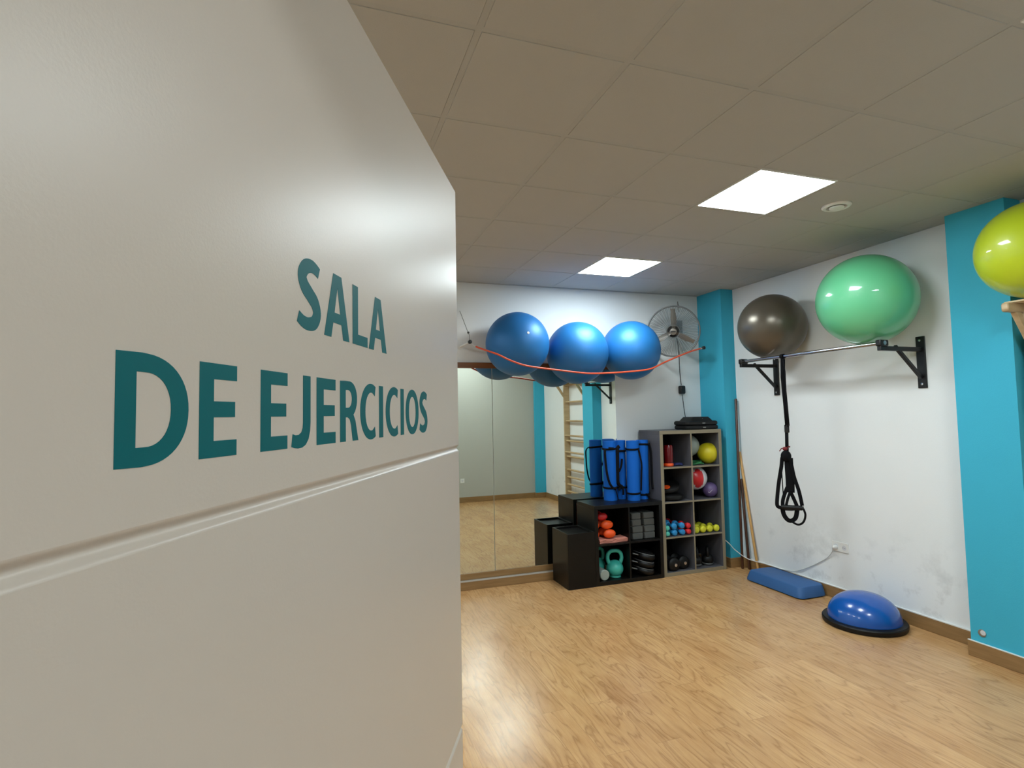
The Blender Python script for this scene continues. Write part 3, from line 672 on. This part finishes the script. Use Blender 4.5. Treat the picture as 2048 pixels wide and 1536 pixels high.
def two_tone(name, front, side):
    m_ = bpy.data.materials.new(name); m_.use_nodes = True; t_ = m_.node_tree; n_ = t_.nodes; b_ = n_['Principled BSDF']
    g_ = n_.new('ShaderNodeNewGeometry'); s_ = n_.new('ShaderNodeSeparateXYZ'); t_.links.new(g_.outputs['True Normal'], s_.inputs[0])
    c_ = n_.new('ShaderNodeMath'); c_.operation = 'LESS_THAN'; c_.inputs[1].default_value = -.6; t_.links.new(s_.outputs['Y'], c_.inputs[0])
    nz = n_.new('ShaderNodeTexNoise'); nz.inputs['Scale'].default_value = 12; tc = n_.new('ShaderNodeTexCoord'); t_.links.new(tc.outputs['Object'], nz.inputs['Vector'])
    a_ = n_.new('ShaderNodeMix'); a_.data_type = 'RGBA'; a_.inputs[6].default_value = (*lin(side), 1); a_.inputs[7].default_value = (*lin([v*1.08 for v in side]), 1); t_.links.new(nz.outputs['Fac'], a_.inputs[0])
    q_ = n_.new('ShaderNodeMix'); q_.data_type = 'RGBA'; q_.inputs[7].default_value = (*lin(front), 1); t_.links.new(a_.outputs[2], q_.inputs[6]); t_.links.new(c_.outputs[0], q_.inputs[0])
    t_.links.new(q_.outputs[2], b_.inputs['Base Color']); b_.inputs['Roughness'].default_value = .5; return m_
M_ktone = two_tone('grey_laminate_oak_edge', (136, 125, 103), (78, 77, 82))      # edge banding is browner than the faces
KX, KY = 3.268, 4.88
cube_shelf('cube_shelf', 'tall grey-brown cube shelf with eight open compartments beside the corner pillar', KX, KY, 2, 4, M_ktone, M_oakin, .07, (KX+.385, KY+.19, 0))
BXs, BYs = 2.498, 4.868
cube_shelf('cube_shelf', 'low black cube shelf with four compartments carrying the blue mats', BXs, BYs, 2, 2, M_blkwd, M_blkwd, .06, (BXs+.385, BYs+.19, 0))
t = thing('storage_box', 'tall black box with recessed top in front of the mirror, left of the black shelf', 'box', (2.35, 5.06, 0))
m = MB(); x0, x1, y0, y1, z1 = 2.207, 2.496, 4.866, 5.236, .522
m.box(x0, x1, y0, y0+.018, 0, z1).box(x0, x1, y1-.018, y1, 0, z1).box(x0, x0+.018, y0+.018, y1-.018, 0, z1).box(x1-.018, x1, y0+.018, y1-.018, 0, z1)
m.build('carcass', M_blkwd, t, bevel=.0015)
MB().box(x0+.018, x1-.018, y0+.018, y1-.018, z1-.035, z1-.020).build('recessed_top', M_blkwd, t)
ZC = [.038+k*.3528 for k in range(4)]        # shelf floors of the tall unit
XC = [3.306, 3.6588]
# ---- yoga mats
def spiral_mat(c, R, Hm, label, a0=0, lean=(0, 0), straps=()):
    t = thing('yoga_mat', label, 'yoga mat', c, 'rolled blue mats on the black shelf'); c = Vector(c)
    th = .0075; turns = R/th*.62; n = int(turns*22)
    inn, out = [], []
    for k in range(n+1):
        f_ = k/n; r_ = R-(1-f_)*turns*th*1.02; a = a0+(f_-1)*turns*2*pi
        inn.append(((r_-th*.9)*cos(a), (r_-th*.9)*sin(a))); out.append((r_*cos(a), r_*sin(a)))
    b = MB()
    def q(p, z_): return c+Vector((p[0]+lean[0]*z_, p[1]+lean[1]*z_, z_))
    V = [[b.bm.verts.new(q(p, z_)) for p in l] for l in (inn, out) for z_ in (0, Hm)]
    i0, i1, o0, o1 = V
    for k in range(n):
        b.bm.faces.new((o0[k], o0[k+1], o1[k+1], o1[k])); b.bm.faces.new((i0[k+1], i0[k], i1[k], i1[k+1]))
        b.bm.faces.new((i0[k], i0[k+1], o0[k+1], o0[k])); b.bm.faces.new((i1[k+1], i1[k], o1[k], o1[k+1]))
    for k in (0, n): b.bm.faces.new((i0[k], o0[k], o1[k], i1[k]))
    b.build('rolled_foam', M_mat, t, smooth='auto')
    s_ = MB()
    for z_, tilt in straps:
        s_.tube([c+Vector(((R+.002)*cos(a)+lean[0]*z_, (R+.002)*sin(a)+lean[1]*z_, z_+tilt*cos(a-1.0))) for a in [2*pi*k/28 for k in range(28)]], 1, 6, closed=True, flat=(.010, .003), ref=(0, 0, 1))
    return t, s_, c
def finish(t, s_): s_.build('carry_strap', M_strap, t, smooth=True)
def rib(s_, pts, w_, ref=(-.5, -.85, 0)): s_.tube(smoothpath(pts, 5), 1, 6, flat=(.003, w_*.85), ref=ref)
MZ = .7655
t, s_, c = spiral_mat((2.832, 5.150, MZ), .071, .607, 'rolled blue foam mat at the left end of the four, knotted strap low in front', 5.6, straps=((.53, .006), (.135, .008)))
rib(s_, [(2.765, 5.115, MZ+.53), (2.748, 5.085, MZ+.49), (2.750, 5.08, MZ+.40), (2.760, 5.075, MZ+.28), (2.785, 5.07, MZ+.18), (2.825, 5.065, MZ+.125)], .016)
rib(s_, [(2.790, 5.085, MZ+.535), (2.820, 5.073, MZ+.532), (2.845, 5.075, MZ+.53)], .018)
s_.sphere((2.845, 5.068, MZ+.125), .015, 12, 8, 1.3, 1, .9); rib(s_, [(2.850, 5.07, MZ+.12), (2.865, 5.066, MZ+.06), (2.878, 5.07, MZ+.012)], .007)
finish(t, s_)
t, s_, c = spiral_mat((2.980, 5.188, MZ), .064, .607, 'rolled blue foam mat set back between the two front mats', 3.6, straps=((.50, .0), (.12, .0)))
rib(s_, [(2.93, 5.105, MZ+.55), (2.90, 5.092, MZ+.53), (2.893, 5.09, MZ+.42), (2.89, 5.09, MZ+.26), (2.895, 5.09, MZ+.17), (2.94, 5.09, MZ+.13), (2.955, 5.10, MZ+.118)], .024)
rib(s_, [(2.955, 5.105, MZ+.42), (2.945, 5.10, MZ+.36), (2.925, 5.10, MZ+.31), (2.91, 5.10, MZ+.29)], .014)
rib(s_, [(2.90, 5.095, MZ+.10), (2.93, 5.09, MZ+.14), (2.95, 5.09, MZ+.10), (2.952, 5.095, MZ+.05)], .014)
finish(t, s_)
t, s_, c = spiral_mat((3.045, 5.045, MZ), .068, .607, 'rolled blue foam mat standing nearest the front edge, third along', 5.9, straps=((.525, .006), (.075, .006)))
rib(s_, [(3.078, 4.985, MZ+.53), (3.092, 4.975, MZ+.45), (3.102, 4.968, MZ+.36), (3.098, 4.97, MZ+.27), (3.094, 4.98, MZ+.10)], .012)
finish(t, s_)
t, s_, c = spiral_mat((3.186, 5.090, MZ), .066, .607, 'rolled blue foam mat beside the tall grey shelf, loose strap hanging', 4.6, lean=(.012, 0), straps=((.56, -.006), (.055, .008)))
rib(s_, [(3.245, 5.05, MZ+.575), (3.256, 5.035, MZ+.50), (3.258, 5.03, MZ+.35), (3.257, 5.03, MZ+.20), (3.256, 5.02, MZ+.10)], .018, ref=(-.9, -.3, 0))
rib(s_, [(3.17, 5.02, MZ+.055), (3.19, 5.02, MZ+.048), (3.21, 5.02, MZ+.02), (3.215, 5.02, MZ+.006)], .012)
finish(t, s_)

# ---- top of the tall shelf: two black pads and a block
ZT = 2*.038+4*.3363+3*.0165
def pad(z0, label, dx=0, dy=0):
    t = thing('folded_step_riser', label, 'step riser', (3.83+dx, 5.03, z0), 'black risers stacked on the tall shelf')
    rings = [[Vector((x_+dx, y_+dy, z_)) for x_, y_ in rrect(3.625+e, 4.04-e, 4.90+e, 5.16-e, .05)] for e, z_ in ((.012, z0), (.002, z0+.008), (0, z0+.022), (.002, z0+.036), (.012, z0+.045))]
    MB().grid(rings).build('body', M_blkrub, t, smooth='auto')
    MB().box(3.82+dx, 3.855+dx, 4.896+dy, 4.905+dy, z0+.016, z0+.026).build('latch', M_steel, t, bevel=.002)
    return t
pad(ZT, 'flat black plastic riser lying directly on the tall shelf'); pad(ZT+.0455, 'flat black plastic riser on top of the lower riser, under the tapered block', -.003, .004)
t = thing('tapered_block', 'black tapered plastic block crowning the risers on the tall shelf', 'block', (3.825, 5.02, ZT+.091))
MB().grid([[Vector((x_, y_, z_)) for x_, y_ in rrect(3.69+e, 3.965-e, 4.915+e*.5, 5.14-e*.5, .02)] for e, z_ in ((0, ZT+.091), (.034, ZT+.129), (.040, ZT+.133))]).build('body', M_blkrub, t, smooth='auto')
MB().box(3.83, 3.842, 4.925, 4.935, ZT+.109, ZT+.117).build('rivet', M_steel, t, bevel=.002)

# ---- small balls
def sball(c, r, m_, label, name='exercise_ball'):
    o = MB().sphere(c, r, 48, 28).build(name, m_, org=(c[0], c[1], c[2]-r), smooth=True); tag(o, label, 'ball', 'small balls in the tall shelf'); return o
sball((3.963, 5.02, ZC[3]+.1125), .112, M_yel, 'small yellow ball in the top right compartment')
sball((3.782, 5.115, ZC[3]+.195), .118, M_grb, 'pale grey ball behind the small yellow ball')
o = sball((3.946, 4.985, ZC[2]+.079), .0788, M_pur, 'small purple ball beside the red and white ball')
o['_org'] = (3.946, 4.985, ZC[2]+.0002)
MB().tube(smoothpath([(3.8843, 4.9366, .8101), (3.8922, 4.932, .7981), (3.9037, 4.9182, .8154), (3.9223, 4.91, .8336)], 4), [.0004, .0014, .0026, .0028, .003, .003, .0028, .0024, .002, .0016, .0012, .0008, .0004], 6).build('printed_mark', M_logo, o, smooth=True)
def beach():
    c = Vector((3.792, 5.03, ZC[2]+.209)); r = .125
    t = thing('striped_ball', 'red and white panelled ball beside the shelf divider', 'ball', c-Vector((0, 0, r)), 'small balls in the tall shelf')
    b = MB().sphere(c, r, 48, 36, mtx=None)
    ax = Vector((-.30, -.95, .02)).normalized()
    o = b.build('ball_shell', [M_wht, M_red], t, smooth=True)
    for p in o.data.polygons:
        d = (Vector(p.center)+Vector(t['_org'])-c).normalized()
        u_ = Vector((1, 0, 0)); u_ = (u_-ax*u_.dot(ax)).normalized(); v_ = ax.cross(u_)
        a_, b_ = d.dot(u_), d.dot(v_)
        if d.dot(ax) > 0 and (a_/.45)**2+(b_/.80)**2 < 1: p.material_index = 1
beach()
bb = MB().lathe([(.055, 0), (.06, .02), (.05, .028), (.045, .01)], (3.80, 4.98, ZC[3]), 30).build('x', M_green)
bpy.data.objects.remove(bb)
o = MB().tube([(3.79+.085*cos(a), 5.02+.085*sin(a), ZC[3]+.012+.006*sin(3*a)) for a in [2*pi*k/40 for k in range(40)]], .009, 8, closed=True).tube([(3.78+.07*cos(a), 5.02+.075*sin(a), ZC[3]+.032+.004*cos(2*a)) for a in [2*pi*k/40 for k in range(40)]], .006, 8, closed=True)
tag(o.build('coiled_exercise_band', M_green, org=(3.785, 5.02, ZC[3]), smooth=True), 'dark green coiled exercise band under the pale grey ball', 'exercise band')
# the grey ball rests on the band coil
# ---- red rollers on an orange base
for x_, y_, lab in ((3.425, 4.965, 'glossy dark red cylinder with orange base, right of two in the top left compartment'), (3.338, 5.01, 'glossy dark red cylinder with orange base against the shelf side')):
    t = thing('massage_roller', lab, 'roller', (x_, y_, ZC[3]), 'red rollers in the top left compartment')
    MB().lathe([(.044, .034), (.046, .045), (.046, .205), (.038, .222), (.001, .223)], (x_, y_, ZC[3]), 32).build('barrel', M_redgl, t, smooth='auto')
    MB().lathe([(.043, .0), (.049, .006), (.049, .028), (.044, .036), (.001, .036)], (x_, y_, ZC[3]), 12).build('base', M_org, t, bevel=.003)
o = MB()
o.grid([[Vector((3.50+.055*cos(a)*f_+.05, 4.99+.05*sin(a)*f_, ZC[3]+z_+.006*sin(3*a+z_*90)*f_)) for a in [2*pi*k/24 for k in range(24)]] for f_, z_ in ((1, .006), (1.1, .012), (.9, .022), (.4, .028))])
tag(o.build('crumpled_cloth', M_navy, org=(3.55, 4.99, ZC[3]), smooth=True), 'small crumpled navy cloth in the top left compartment', 'cloth')
# ---- black discs with orange label
t = thing('balance_cushion', 'black rubber disc with an orange label lying in the second left compartment', 'balance cushion', (3.46, 5.05, ZC[2]))
MB().lathe([(.12, .0), (.15, .012), (.155, .03), (.15, .05), (.12, .066), (.001, .072)], (3.465, 5.05, ZC[2]), 40).build('cushion', M_blkrub, t, smooth='auto')
t = thing('balance_cushion', 'black rubber disc tilted against the compartment side with an orange patch', 'balance cushion', (3.45, 5.06, ZC[2]+.07))
Rm = Matrix.Rotation(radians(-16), 3, 'Y') @ Matrix.Rotation(radians(14), 3, 'X')
MB().lathe([(.10, .0), (.128, .01), (.134, .026), (.128, .044), (.10, .056), (.001, .060)], (3.455, 5.05, ZC[2]+.112), 40, mtx=Rm).build('cushion', M_blkrub, t, smooth='auto')
MB().lathe([(.001, .0), (.038, .0), (.038, .004), (.001, .005)], Vector((3.455, 5.05, ZC[2]+.112))+Rm@Vector((-.05, -.06, .057)), 28, mtx=Rm).build('orange_patch', M_org, t, smooth='auto')
# ---- dumbbells
def dumbbell(r, L_, mh, hexa=True, cap=None, name='dumbbell'):
    t = thing(name, '', 'dumbbell', (0, 0, 0))
    hl = L_*.3; n = 8
    for s_ in (-1, 1):
        y0_, y1_ = (-L_/2, -L_/2+hl) if s_ < 0 else (L_/2-hl, L_/2)
        MB().lathe([(r*.55, y0_), (r*.9, y0_+.006), (r, y0_+.016), (r, y1_-.016), (r*.9, y1_-.006), (r*.55, y1_)], (0, 0, r), n if hexa else 28, 'y').build('head', mh, t, bevel=r*.18, seg=3)
        if cap: MB().lathe([(.016, -.0), (.016, .010), (.001, .011)] if s_ > 0 else [(.001, -.011), (.016, -.010), (.016, 0)], (0, s_*L_/2, r), 20, 'y').build('end_cap', cap, t, smooth='auto')
    MB().tube([(0, -L_/2+hl-.002, r), (0, L_/2-hl+.002, r)], r*.5, 14).build('handle', mh if not cap else M_chrome, t, smooth='auto')
    return t
used = {}
def put(key, x_, y_, z_, label, group, r=.033, L_=.165, cap=None, rz=0, hexa=True):
    m_ = key
    k = (m_.name, r, L_)
    if k not in used:
        t = dumbbell(r, L_, m_, hexa, cap); used[k] = t; t.location = (x_, y_, z_); t.rotation_euler = (0, 0, rz)
        t['label'] = label; t['group'] = group
    else:
        dup(used[k], (x_, y_, z_), label, (0, 0, rz), group)
z3 = ZC[1]; gD = 'small dumbbells in the third left compartment'; gY = 'yellow dumbbells in the third right compartment'
yf = 4.975
put(M_teald, 3.342, yf, z3, 'mint green dumbbell at the lower left of the row', gD, r=.029)
put(M_teald, 3.340, yf, z3+.058, 'mint green dumbbell on top of another mint one', gD, r=.029)
put(M_blued, 3.428, yf, z3, 'lower blue dumbbell beside the mint green pair', gD)
put(M_blued, 3.425, yf, z3+.066, 'upper blue dumbbell beside the mint green pair', gD)
put(M_blued, 3.524, yf, z3, 'lower blue dumbbell beside the red pair', gD)
put(M_blued, 3.520, yf, z3+.066, 'upper blue dumbbell beside the red pair', gD)
put(M_redd, 3.606, yf+.01, z3, 'lower red dumbbell beside the shelf divider', gD, r=.03)
put(M_redd, 3.604, yf+.01, z3+.06, 'upper red dumbbell beside the shelf divider', gD, r=.03)
put(M_blued, 3.385, yf+.185, z3+.0, 'blue dumbbell at the back behind the mint pair, lower', gD)
put(M_blued, 3.385, yf+.185, z3+.066, 'blue dumbbell at the back behind the mint pair, upper', gD)
put(M_blued, 3.465, yf+.185, z3+.0, 'blue dumbbell at the back between the blue pairs, lower', gD)
put(M_blued, 3.465, yf+.185, z3+.066, 'blue dumbbell at the back between the blue pairs, upper', gD)
put(M_redd, 3.555, yf+.18, z3, 'red dumbbell at the back, lower', gD, r=.03)
put(M_redd, 3.555, yf+.18, z3+.06, 'red dumbbell at the back, upper', gD, r=.03)
put(M_yeld, 3.702, yf, z3, 'yellow dumbbell nearest the shelf divider', gY, r=.0375, L_=.15)
put(M_yeld, 3.786, yf, z3, 'second yellow dumbbell from the divider', gY, r=.0375, L_=.15)
put(M_yeld, 3.870, yf, z3, 'third yellow dumbbell from the divider', gY, r=.0375, L_=.15)
put(M_yeld, 3.955, yf, z3, 'yellow dumbbell nearest the shelf side', gY, r=.0375, L_=.15)
put(M_olive, 3.715, yf+.19, z3, 'olive yellow dumbbell at the back nearest the divider', gY, r=.0375, L_=.15)
put(M_olive, 3.800, yf+.19, z3, 'olive yellow dumbbell at the back, middle', gY, r=.0375, L_=.15)
put(M_olive, 3.885, yf+.19, z3, 'olive yellow dumbbell at the back nearest the shelf side', gY, r=.0375, L_=.15)
gB = 'black dumbbells in the bottom left compartment'
put(M_blkrub, 3.415, 5.00, ZC[0], 'black round dumbbell with chrome end, left of two on the compartment floor', gB, r=.066, L_=.21, cap=M_chrome, hexa=False)
put(M_blkrub, 3.552, 5.03, ZC[0], 'black round dumbbell with chrome end, right of two on the compartment floor', gB, r=.066, L_=.21, cap=M_chrome, hexa=False)
# ---- kettlebells
def kettlebell(r, m_, band=False):
    t = thing('kettlebell', '', 'kettlebell', (0, 0, 0))
    prof = [(.01, 0), (r*.62, 0), (r*.70, .004)]+[(r*cos(a), r*.95+r*.98*sin(a)) for a in [radians(-48+12*k) for k in range(11)]]+[(r*.10, r*1.93)]
    MB().lathe(prof, (0, 0, 0), 40).build('bell', m_, t, smooth='auto')
    P_ = smoothpath([(-r*.60, 0, r*1.45), (-r*.84, 0, r*2.0), (-r*.80, 0, r*2.6), (-r*.48, 0, r*2.95), (0, 0, r*3.02), (r*.48, 0, r*2.95), (r*.80, 0, r*2.6), (r*.84, 0, r*2.0), (r*.60, 0, r*1.45)], 5)
    MB().tube(P_, r*.225, 16).build('handle', m_, t, smooth=True)
    if band: MB().lathe([(r*.70, .002), (r*.93, .016), (r*.95, .022), (r*.80, .03)], (0, 0, 0), 40).build('base_ring', M_steel, t, smooth='auto')
    return t
k1 = kettlebell(.084, M_cyank); k1.location = (2.768, 4.985, .038); k1.rotation_euler = (0, 0, radians(-12)); k1['label'] = 'mint green kettlebell at the front of the lower left black compartment'; k1['group'] = 'kettlebells in the shelves'
dup(k1, (2.655, 5.145, .038), 'mint green kettlebell partly hidden behind the front one', (0, 0, radians(5)), 'kettlebells in the shelves')
k2 = kettlebell(.062, M_blkrub, True); k2.location = (3.735, 4.99, ZC[0]); k2['label'] = 'black kettlebell beside the divider in the bottom right compartment'; k2['group'] = 'kettlebells in the shelves'
k2.rotation_euler = (0, 0, radians(70))
dup(k2, (3.878, 4.985, ZC[0]), 'black kettlebell further right in the bottom right compartment', (0, 0, radians(55)), 'kettlebells in the shelves')
t = thing('foam_roller', 'white-ended small roller lying in the lower left black compartment', 'roller', (2.605, 5.0, .038))
MB().lathe([(.045, -.1), (.05, -.095), (.05, .08), (.045, .085)], (2.612, 5.0, .038+.05), 28, 'y').build('roller_body', M_grb, t, smooth='auto')
# ---- foam bricks
ZB = .038+.3363+.0165
for i, x_ in enumerate((3.008, 3.148)):
    for k in range(4):
        ox = -.004 if (i == 0 and k > 1) else 0; oy = .012*(k == 3)+.006*(k == 2)
        o = MB().box(x_-.060+ox+(.006 if (i == 0 and k > 1) else 0), x_+.060+ox-(.010 if (i == 0 and k > 1) else 0), 4.925+oy, 5.13+oy, ZB+k*.0655, ZB+k*.0655+.0645).build('foam_brick', M_foam, org=(x_, 5.02, ZB+k*.0655), bevel=.007, seg=1)
        tag(o, 'grey foam yoga brick, %s of the %s stack of four' % (('lowest', 'second from the bottom', 'third from the bottom', 'topmost')[k], ('left', 'right')[i]), 'yoga brick', 'grey foam bricks in the black shelf')
# ---- towel and orange weights
P_ = []
m = MB()
for k, zz in enumerate((0, .0125, .025)):
    rings = []
    for i in range(25):
        f_ = i/24; x_ = 2.566+f_*.30; wv = .0025*sin(f_*17+k*2.2)+.0018*sin(f_*31+k)
        rings.append([Vector((x_, y_, ZB+.002+zz+wv*(k > 0)+e)) for y_, e in ((4.90+.006*sin(f_*9+k), 0), (4.90+.006*sin(f_*9+k), .011), (5.03, .011), (5.03, 0))])
    m.grid(rings)
m.tube(smoothpath([(2.866, 4.90, ZB+.008), (2.876, 4.90, ZB+.018), (2.868, 4.90, ZB+.032)], 4)+[], .006, 8)
tag(m.build('folded_towel', M_towel, org=(2.72, 5.0, ZB), smooth='auto'), 'folded salmon pink towel under the orange weights', 'towel')
ow = 'orange and red hand weights on the folded towel'
def handweight(x_, y_, z_, m_, label, r=.047):
    t = thing('hand_weight', label, 'hand weight', (x_, y_, z_-r*.8), ow)
    for dy in (-.055, .055): MB().sphere((x_, y_+dy, z_), r, 28, 18, 1.42, .8, .92).build('head', m_, t, smooth=True)
    MB().tube([(x_, y_-.04, z_), (x_, y_+.04, z_)], .02, 14).build('grip', m_, t, smooth=True)
zt_ = ZB+.042
handweight(2.690, 4.985, zt_+.043, M_org, 'orange hand weight lowest at the front of the pile', .046)
handweight(2.672, 5.0, zt_+.128, M_org, 'orange hand weight in the middle of the pile', .046)
handweight(2.634, 5.03, zt_+.205, M_red, 'red hand weight on top of the pile', .042)
t = thing('hand_weight', 'orange hand weight standing upright against the compartment side', 'hand weight', (2.572, 4.985, zt_), ow)
for z_ in (.034, .120): MB().sphere((2.572, 4.985, zt_+z_), .036, 28, 18, .8, 1, .95).build('head', M_org, t, smooth=True)
MB().tube([(2.572, 4.985, zt_+.04), (2.572, 4.985, zt_+.11)], .022, 14).build('grip', M_org, t, smooth=True)
# ---- black ankle weights
for k, (x_, z_) in enumerate(((3.06, .082), (3.065, .150), (3.075, .222))):
    zz = .038
    t = thing('ankle_weight', 'black strap-on weight with grey piping, %s of three in the lower right black compartment' % ('lowest', 'middle', 'topmost')[k], 'ankle weight', (x_, 5.02, z_-.03), 'black ankle weights in the black shelf')
    mt = Matrix.Translation((x_, 5.02, z_)) @ Matrix.Rotation(radians(13), 4, 'Y') @ Matrix.Rotation(radians(-8), 4, 'Z')
    m3 = mt.to_3x3(); ctr = mt.translation
    MB().sphere(ctr+m3@Vector((.035, 0, 0)), .5, 36, 18, .23, .34, .115, mtx=m3).build('pad', M_blkrub, t, smooth=True)
    MB().tube([ctr+m3@Vector((.035+.105*cos(a), .155*sin(a), .024)) for a in [2*pi*q/40 for q in range(40)]], .0022, 6, closed=True).build('piping', M_piping, t, smooth=True)
    MB().tube([ctr+m3@Vector((-.055, -.09, .0)), ctr+m3@Vector((-.115, -.09, .004))], 1, 8, flat=(.006, .012)).build('closing_strap', M_piping, t, smooth='auto')
    MB().sphere(ctr+m3@Vector((.095, -.135, .0)), .006, 10, 8).build('snap', M_logo, t, smooth=True)
for o in bpy.data.objects:
    if '_org' in o: del o['_org']
    if o.get('label') == '' : del o['label']
